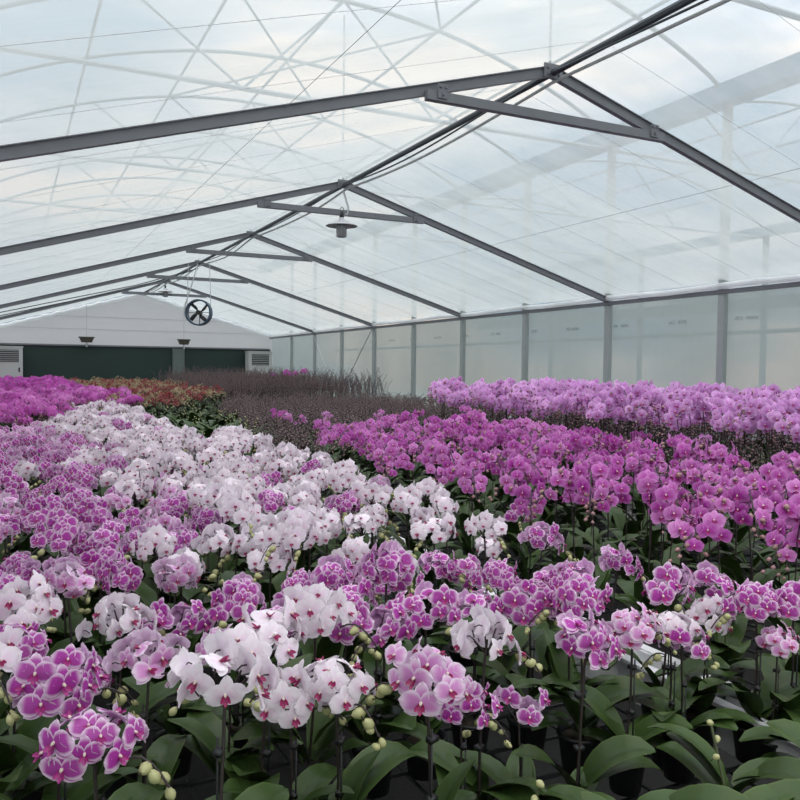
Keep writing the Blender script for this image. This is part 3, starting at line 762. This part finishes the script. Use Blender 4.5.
def single(vn, k, far=False, leaves=True):
    """whole plant as one array; materials: petal, stem, lip, column, bud, leaf"""
    def make():
        v = VAR[vn]; q_ = .88 if v['style'] == 'dome' and vn in ('rimmed', 'blush', 'white') else 1.0; d = layout(v['style'], k*13+len(vn)*5+ord(vn[0]), v['H']*(1+.04*((k % 5)-2)), v['fd']*q_, v['n'] + (k % 3)-1 + (2 if q_ < 1 and not far else 0) if v['n'] else 0, q_)
        its = []; F = FL_F if far else FL_L
        for m, w_ in d['flowers']: its.append((F[w_ % len(F)], m, 0))
        st = d['stems'][:3] if far and v['style'] != 'spike' else d['stems']
        g = G()
        for i, s in enumerate(st): tube(g, s if not far else s[::max(1, (len(s)-1)//3)], .0030 if i == 0 else .0022, 3, cap=False)
        if st: its.append((g.arr(), None, 1))
        for j, m in enumerate(d['buds']):
            if not far or v['style'] == 'spike' or j % 2 == 0: its.append((BUDL, m, np.array([4, 1])))
        if leaves:
            for m, i in d['leaves'][:(4 if far and v['style'] != 'leafy' else 9)]: its.append((LEAVES_L[i % 3], m, 5))
        return merge(its)
    return shared(('single', vn, k, far, leaves), make)
def mats(vn): v = VAR[vn]; return [v['p'], v['stem'], v['lip'], COLM, v['bud'], LEAFM]

# the plant's local +X (its spray) heads where rz points
NAME = dict(few='rimmed_orchid', rimmed='rimmed_orchid', blush='blush_orchid', white='white_orchid', magenta='magenta_orchid', lilac='lilac_orchid', deep='purple_orchid',
            red='red_orchid', cream='cream_orchid', budding='budding_orchid', tall='tall_budding_orchid', leafy='leafy_orchid')
def place(vn, x, y, rz, label, group=None, lod=1, k=0, s=1.0, z=ZB, tilt=(0, 0)):
    t = empty(NAME[vn], (x, y, z), rz, label=label, category='orchid', kind='thing'); t.scale = (s, s, s)
    t.rotation_euler = (tilt[0], tilt[1], rz)
    if group: t['group'] = group
    for nm, me, m, ch in variant(vn, k, lod):
        o = bpy.data.objects.new(nm, me); COL.objects.link(o); o.parent = t; o.matrix_basis = Matrix(m.tolist())
        for cn, cm in ch:
            c = bpy.data.objects.new(cn, cm); COL.objects.link(c); c.parent = o
    return t
def place1(vn, x, y, rz, label, group=None, k=0, s=1.0, z=ZB):
    me = shared(('sm', vn, k), lambda: mesh(NAME[vn], single(vn, k), mats(vn)))
    o = bpy.data.objects.new(NAME[vn], me); COL.objects.link(o); o.location = (x, y, z)
    o.rotation_euler = (rng.uniform(-.08, .08), rng.uniform(-.08, .08), rz); o.scale = (s, s, s)
    o['label'] = label; o['category'] = 'orchid'; o['kind'] = 'thing'
    if group: o['group'] = group
    return o

# ------------------------------------------------------------------ front plants, one by one: variety, x, y of the bloom cluster, heading, height scale, layout, label
HERO = [
    ('rimmed', 0.112, 1.270, -1.66, 1.00, 0, 'rimmed orchid with the big dark-hearted blooms, lowest cluster in the bottom corner'),
    ('rimmed', 0.077, 1.475, -0.93, 1.00, 1, 'rimmed pink orchid behind the bottom corner cluster, buds hanging at its outer side'),
    ('blush', 0.237, 1.558, 0.90, 0.95, 2, 'pale violet-pink orchid seen from behind between the corner cluster and a white one'),
    ('white', 0.308, 1.251, 0.98, 1.00, 3, 'white orchid turned away, big pale backs, with green buds at its side near the bottom'),
    ('white', 0.035, 1.834, -0.54, 0.95, 4, 'white orchid at the picture edge above the rimmed bud-bearing one'),
    ('white', 0.222, 1.859, 1.28, 0.95, 5, 'white orchid showing pale backs above the violet-pink one'),
    ('rimmed', 0.346, 1.862, -1.23, 0.90, 6, 'rimmed orchid tucked directly beside a white one showing its backs'),
    ('white', 0.440, 1.461, -0.99, 1.00, 7, 'tall white cluster with crimson lips above the turned-away white orchid'),
    ('white', 0.525, 1.327, -2.30, 0.95, 0, 'wide pale orchid with yellow-green buds drooping beneath its lips'),
    ('white', 0.457, 1.365, -1.54, 0.85, 1, 'low white bloom group right above greenish buds, bottom centre'),
    ('blush', 0.650, 1.215, -2.76, 1.00, 2, 'two-tier rose orchid with cream buds over the upright dark leaf'),
    ('rimmed', 0.759, 1.271, -1.93, 0.75, 3, 'low small rimmed cluster hanging beneath the two-tier rose orchid'),
    ('white', 0.844, 1.320, 0.30, 0.90, 4, 'pale blush-white cluster with cream buds beside the two-tier rose orchid'),
    ('few', 0.883, 1.268, -2.70, 0.78, 5, 'tiny orchid with just a few magenta blooms low over the central leaves'),
    ('rimmed', 0.730, 1.588, -1.48, 0.95, 6, 'rimmed cluster forming the nearer end of the wide magenta group at centre'),
    ('rimmed', 0.859, 1.611, -2.24, 0.95, 7, 'rimmed cluster with clear dark faces in the wide magenta group at centre'),
    ('rimmed', 1.036, 1.656, -0.38, 0.95, 0, 'rimmed cluster seen side-on, between the central group and dark-faced blooms'),
    ('rimmed', 1.140, 1.591, -2.19, 0.95, 1, 'rimmed cluster facing out beside a side-on one, above the low dark leaves'),
    ('rimmed', 1.196, 1.472, -2.60, 1.00, 2, 'rimmed orchid with large round faces above the fading side-on cluster'),
    ('rimmed', 1.034, 1.245, -0.17, 0.95, 3, 'drooping rimmed orchid turned sideways with a bud at its tip'),
    ('blush', 1.257, 1.353, -1.27, 0.85, 4, 'pale rose orchid leaning over the bare white bench edge'),
    ('few', 1.394, 1.347, -2.37, 0.84, 5, 'three vivid dark magenta rimmed blooms over the white bench edge'),
    ('rimmed', 1.530, 1.517, -0.96, 1.00, 6, 'dense rimmed orchid heaped highest above the white bench edge'),
    ('rimmed', 1.708, 1.539, -0.14, 0.90, 7, 'dense rimmed cluster adjoining the highest heap'),
    ('white', 1.412, 1.398, -2.19, 0.85, 0, 'white orchid with red lips beneath the dense rimmed heap'),
    ('white', 1.590, 1.447, -1.01, 0.80, 1, 'pale white bloom group between the red-lipped white and vivid rimmed faces'),
    ('rimmed', 1.621, 1.333, -2.45, 0.95, 2, 'rimmed orchid with clear faces and buds beneath, over tall dark stems'),
    ('rimmed', 1.717, 1.302, -2.14, 0.90, 3, 'rimmed orchid cut by the picture edge over the broad green leaves'),
    ('blush', 1.656, 1.293, -1.26, 0.70, 4, 'small low pink cluster with pale buds at the picture edge'),
    ('rimmed', 1.258, 2.101, -1.94, 0.85, 5, 'small rimmed orchid alone among leaves behind the wide magenta group'),
    ('rimmed', 1.956, 2.800, -1.13, 0.85, 6, 'small rimmed orchid standing at the end of the white strip by the magenta stems'),
    ('white', 1.322, 2.412, -1.72, 0.90, 7, 'round white orchid alone over green leaves at the end of the white strip'),
    ('white', 1.538, 2.396, -0.40, 0.80, 0, 'pale white orchid next to the magenta stems, beyond the round white one'),
    ('rimmed', 0.820, 2.040, 0.67, 0.90, 1, 'rimmed orchid with pink backs at the lower end of the white strip'),
    ('rimmed', 0.703, 2.040, -1.20, 0.85, 2, 'rimmed orchid half hidden behind the wide pale cluster'),
    ('rimmed', 1.050, 2.288, -3.05, 0.60, 3, 'little rimmed orchid with two open blooms beside the central dark gap'),
    ('rimmed', 0.493, 1.867, -1.48, 0.85, 4, 'rimmed orchid squeezed between two white ones behind the tall white cluster'),
]
exec_heroes = []
taken = []
for vn, x, y, rz, s, k, label in HERO:
    px, py = x - .02*math.cos(rz)*s, y - .02*math.sin(rz)*s
    place(vn, px, py, rz, label, lod=0, k=k, s=s); taken.append((px, py))

# plants without open blooms filling the front of the benches
LEAFROW = [
    (-.02, 1.12, 'flowerless leafy orchid at the very corner below the rimmed bottom cluster'),
    (.17, 1.08, 'leafy orchid with no blooms under the turned-away white orchid'),
    (.36, 1.10, 'leafy orchid with no blooms under the low white group'),
    (.52, 1.06, 'leafy orchid with no blooms just in front of the two-tier rose orchid'),
    (.70, 1.02, 'leafy orchid with no blooms in front of the tiny magenta-bloomed one'),
    (.98, 1.05, 'broad-leaved orchid with no blooms below the drooping rimmed cluster'),
    (1.12, .96, 'broad-leaved orchid with no blooms at the bottom edge, beside the dark pot'),
    (1.30, 1.12, 'broad-leaved orchid with no blooms under the three vivid dark blooms'),
    (1.50, .98, 'leafy orchid with no blooms tight against the bare white bench edge'),
    (1.84, 1.22, 'leafy orchid with no blooms just past the bare white bench edge'),
    (1.88, 1.42, 'leafy orchid with no blooms on the second bench under rimmed blooms'),
    (1.98, 1.02, 'leafy orchid with no blooms at the corner by the picture edge'),
    (1.90, 1.66, 'leafy orchid with no blooms behind the heaped rimmed cluster'),
    (.86, .92, 'leafy orchid with no blooms cut by the bottom edge, before the tiny magenta one'),
    (1.26, .86, 'leafy orchid with no blooms in the bottom edge corner before the vivid dark blooms'),
    (1.42, .90, 'lowest leafy orchid with no blooms at the bottom picture corner'),
    (1.58, 1.12, 'leafy orchid with no blooms leaning on the white bench edge, before the clear faces'),
    (1.79, 1.04, 'leafy orchid with no blooms hiding the end of the white bench edge'),
    (1.22, 1.90, 'leafy orchid with no blooms in the gap behind the wide magenta group'),
    (1.42, 2.02, 'leafy orchid with no blooms in the gap beside the round white orchid'),
]
for i, (x, y, lb) in enumerate(LEAFROW):
    place('leafy', x, y, i*1.3, lb, lod=0, k=i % 8, s=.9); taken.append((x, y))

# ------------------------------------------------------------------ planted areas
def grid(x0, x1, y0, y1, sp, inside=None, jit=.28, clear=.11):
    P = []; row = 0; y = y0
    while y < y1:
        x = x0 + (sp/2 if row % 2 else 0)
        while x < x1:
            a, b = x+rng.uniform(-jit, jit)*sp, y+rng.uniform(-jit, jit)*sp
            if (inside is None or inside(a, b)) and all((a-p)**2+(b-q)**2 > clear**2 for p, q in taken): P.append((a, b))
            x += sp
        y += sp*.9; row += 1
    P.sort(key=lambda p: p[0]**2+p[1]**2); return P
VIEWTOP = math.tan(yaw+.49)
def seen(a, b, m=.25):                       # roughly what the photograph can show
    ca = a*math.cos(yaw)-b*math.sin(yaw); cz = a*math.sin(yaw)+b*math.cos(yaw)
    return cz > .3 and abs(ca) < cz*.502+m
ORD = 'first second third fourth fifth sixth seventh eighth ninth tenth eleventh twelfth thirteenth fourteenth fifteenth sixteenth'.split()
KIND_WORDS = dict(rimmed=('white-rimmed orchid', 'rimmed'), white=('white orchid', 'white'), blush=('blush orchid', 'blush'), magenta=('magenta orchid', 'magenta'), lilac=('lilac orchid', 'lilac'))
# what stands above each stretch of the picture, from one side to the other
LANDMARKS = [(26, 'the cut-off air conditioner'), (70, 'the green sheet start'), (108, 'the brown hanging box'), (155, 'the gable peak'), (212, 'the round fan'),
             (240, 'the dark gap'), (280, 'the corner air conditioner'), (325, 'the brace rod'), (360, 'the bell lamp'), (400, 'the brace rod top'),
             (440, 'the third roof truss end'), (490, 'the sixth wall post'), (545, 'the fifth wall post'), (590, 'the ridge bracket'), (640, 'the second truss end'),
             (690, 'the wide film pane'), (750, 'the thickest wall post'), (900, 'the last film pane')]
seen_n = {}
def column(x, y, z=1.02):
    v = Vector((x, y, z-EYE)); px = 400+797*v.dot(rt)/v.dot(fwd)
    for i, (e_, _) in enumerate(LANDMARKS):
        if px < e_: return i
    return len(LANDMARKS)-1
for vn, x, y, *_r in [(h[0].replace('few', 'rimmed'), *h[1:3]) for h in HERO]: seen_n[(vn, column(x, y))] = seen_n.get((vn, column(x, y)), 0) + 1
def plant(vn, pts, n_part, n_one, labels, group, stuff_label, s0=(.92, 1.08), head=None, leaves_far=True, far_from=0):
    """nearest n_part plants with parts, next n_one as one mesh each, the rest as one mass"""
    for i, (x, y) in enumerate(pts[:n_part+n_one]):
        rz = head(x, y) if head else rng.random()*2*PI
        s = rng.uniform(*s0); k = rng.randrange(8)
        lb = labels[0] if i < n_part or len(labels) == 1 else labels[1]
        own = None
        if vn in KIND_WORDS and len(labels) > 1:
            c_ = column(x, y); seen_n[(vn, c_)] = seen_n.get((vn, c_), 0) + 1; q = seen_n[(vn, c_)]
            if q <= len(ORD) and i < 400: own = '%s, %s %s one up from the front, below %s' % (KIND_WORDS[vn][0], ORD[q-1], KIND_WORDS[vn][1], LANDMARKS[c_][1])
        lb = own or lb
        gr = None if own else group
        if i < n_part: place(vn, x, y, rz, lb, gr, 1, k, s, tilt=(rng.uniform(-.06, .06), rng.uniform(-.06, .06)))
        else: place1(vn, x, y, rz, lb, gr, k, s)
    rest = pts[n_part+n_one:]
    if rest:
        its = []
        for x, y in rest:
            s = rng.uniform(*s0); m = np.array(Matrix.Translation((x, y, ZB)) @ Euler((rng.uniform(-.08, .08), rng.uniform(-.08, .08), rng.random()*6.28)).to_matrix().to_4x4() @ Matrix.Scale(s, 4))
            its.append((single(vn, rng.randrange(6), True, leaves_far), m, 0))
        o = link(NAME[vn], mesh(NAME[vn], merge(its), mats(vn))); o['label'] = stuff_label; o['category'] = 'orchid'; o['kind'] = 'stuff'

def wL(y): return .50 if y < 4.2 else max(.0, .50-(y-4.2)*.085)      # where the rimmed mass meets the white strip
camh = lambda x, y: math.atan2(-y, -x) + rng.uniform(-2.5, 2.5)
sp = .165
bA = grid(-.22, 1.52, 1.62, 12.4, sp, lambda a, b: seen(a, b))
rimL, whL, blL, deepL = [], [], [], []
for x, y in bA:
    q = rng.random()
    if y > 7.4 and x < (1.5 if y > 10.4 else .35 + (y-7.4)*.1): deepL.append((x, y)); continue
    if y > 6.3 and x > 1.28: continue
    lim = wL(y) + rng.gauss(0, .07)
    if y < 2.15:
        (whL if (q < .12) else blL if q < .32 else rimL).append((x, y)); continue
    if x < lim: (whL if q < .05 else blL if q < .27 else rimL).append((x, y))
    else: (rimL if q < .09 else blL if q < .15 else whL).append((x, y))
plant('rimmed', rimL, 60, 230, ['white-rimmed magenta orchid packed among others behind the front plants', 'small white-rimmed purple orchid deep in the crowded bench beside the white strip'],
      'rimmed orchids', 'purple haze of tiny rimmed orchids at the far end of their strip', head=camh)
plant('white', whL, 50, 240, ['white orchid with dark crimson lips in the white strip, nearer end', 'small white orchid in the narrowing white strip towards the end wall'],
      'white orchids', 'last tiny white orchids where the white strip ends', head=camh)
plant('blush', blL, 20, 160, ['pale blush-pink orchid scattered among rimmed and white plants', 'small pale pink orchid mixed into the crowded bench further down'],
      'blush orchids', 'faint blush orchids mixed into the distance', head=camh)
deepL += grid(-.25, 1.15, 12.4, YE-.9, .19, lambda a, b: seen(a, b)); deepL.sort(key=lambda p: p[0]**2+p[1]**2)
plant('deep', deepL, 0, 290, ['deep purple-pink orchid in the far magenta patch before the green sheet'], 'far purple orchids', 'carpet of deep purple-pink orchids running to the end wall', head=camh)

# red and cream patch before the green sheet
rd = grid(1.15, 3.5, 10.4, YE-.8, .21, lambda a, b: a < 1.2+(b-10.4)*.42+.7 and seen(a, b)); rdA = [p for i, p in enumerate(rd) if rng.random() < .58]; rdS = set(rdA); rdB = [p for p in rd if p not in rdS]
plant('red', rdA, 0, 160, ['small red-flowered orchid in the reddish patch before the green sheet'], 'red orchids', 'reddish blur of orchids reaching the green sheet', head=camh)
plant('cream', rdB, 0, 120, ['small cream-and-tan orchid sprinkled in the reddish patch before the green sheet'], 'cream orchids', 'cream dots of orchids among the red ones by the end wall', head=camh)
# leafy patch
lf = grid(1.30, 2.55, 6.2, 10.6, .17, lambda a, b: a > 1.30 and a < 1.9+(b-6)*.16)
plant('leafy', lf, 0, 290, ['flowerless orchid showing grey-green leaves between white strip and dark stems'], 'leafy orchids without flowers', 'leafy mass', s0=(.95, 1.3))
# magenta bed
mg = grid(1.90, 4.0, 1.15, 5.9, .215, lambda a, b: seen(a, b, .35) and a < 3.9 and not (b > 4.9 and a < 2.0) and a < 2.8+b*.17)
plant('magenta', mg, 70, 200, ['magenta orchid on a tall dark stem past the white bench edge, front rows', 'magenta orchid in the rows before the dark budding stems'],
      'magenta orchids', 'further magenta orchids', head=lambda x, y: math.atan2(-y, -x)+rng.uniform(-1.1, 1.1), s0=(.86, 1.06))
# budding belt between magenta and lilac, and the wide dark bed behind
bd = grid(3.2, 4.3, 2.0, 6.5, .16, lambda a, b: seen(a, b, .35) and a > 2.9+b*.17 and a < 4.2)
bd += grid(1.85, 7.2, 5.7, 15.5, .185, lambda a, b: (a > 2.0 and b > 5.9) and not (a > 3.9 and b < 8.9) and not (a < 1.9+(b-6)*.16) and seen(a, b) and not (b > 10.4 and a < 1.9+(b-10.4)*.42) )
bd.sort(key=lambda p: p[0]**2+p[1]**2)
un = [p for p in grid(4.6, 7.3, 2.4, 8.9, .24, lambda a, b: seen(a, b, .3)) if rng.random() < .9]
for i, (x, y) in enumerate(un[:130]):
    place1('budding', x+.1, y+.1, rng.random()*6, 'dark budding stems standing beneath the lilac sprays', 'dark stems under the lilac bank', i % 8, rng.uniform(1.0, 1.2))
bd = bd + un[130:]
plant('budding', bd, 0, 165, ['dark-stemmed orchid still in bud, in the brownish belt behind the magenta rows'], 'budding orchids', 'brown-purple mass of budding orchid stems behind the magenta rows', s0=(.72, 1.03))
mx_ = [p for p in bd if p[1] < 8.5 and rng.random() < .08]
for i, (x, y) in enumerate(mx_[:24]):
    place1('magenta', x+.05, y+.04, camh(x, y), 'single magenta orchid opening among the dark budding stems', 'early magenta blooms in the budding belt', i % 8, .86)
# lilac bed by the side wall
ll = grid(4.05, 7.25, 2.2, 8.7, .20, lambda a, b: seen(a, b, .35) and b < 1.85*a - .1)
plant('lilac', ll, 40, 255, ['tall lilac-pink orchid on the bank by the film wall, its nearer side', 'lilac-pink orchid on the bank close under the film wall'], 'lilac orchids', 'rest of the lilac bank', 
      head=lambda x, y: math.atan2(-y, -x)+rng.uniform(-1.3, 1.3), s0=(.90, 1.05))
# tall grey stems near the end wall
tb = grid(3.9, 7.3, 15.6, YE-1.0, .17, lambda a, b: a > 3.3+(b-15)*.05)
plant('tall', tb, 0, 280, ['tall grey-stemmed orchid in bud near the corner air conditioner'], 'tall budding orchids', 'grey-purple mass of tall budding stems reaching the end wall', s0=(.85, 1.0))
for i, (x, y) in enumerate(((6.35, 20.6), (6.6, 20.3), (6.9, 20.5), (6.75, 20.9), (7.1, 20.2), (6.5, 21.1), (6.45, 19.9))):
    place1('deep', x, y, camh(x, y), 'crimson-pink spray standing above the grey stems before the corner air conditioner', 'crimson sprays by the corner', i, 1.45)
for i, (x, y) in enumerate(((5.35, 11.6),)):
    place1('tall', x, y, 0, 'lone tall budding stem sticking up above the dark belt before the brace rod', None, 3, .82)
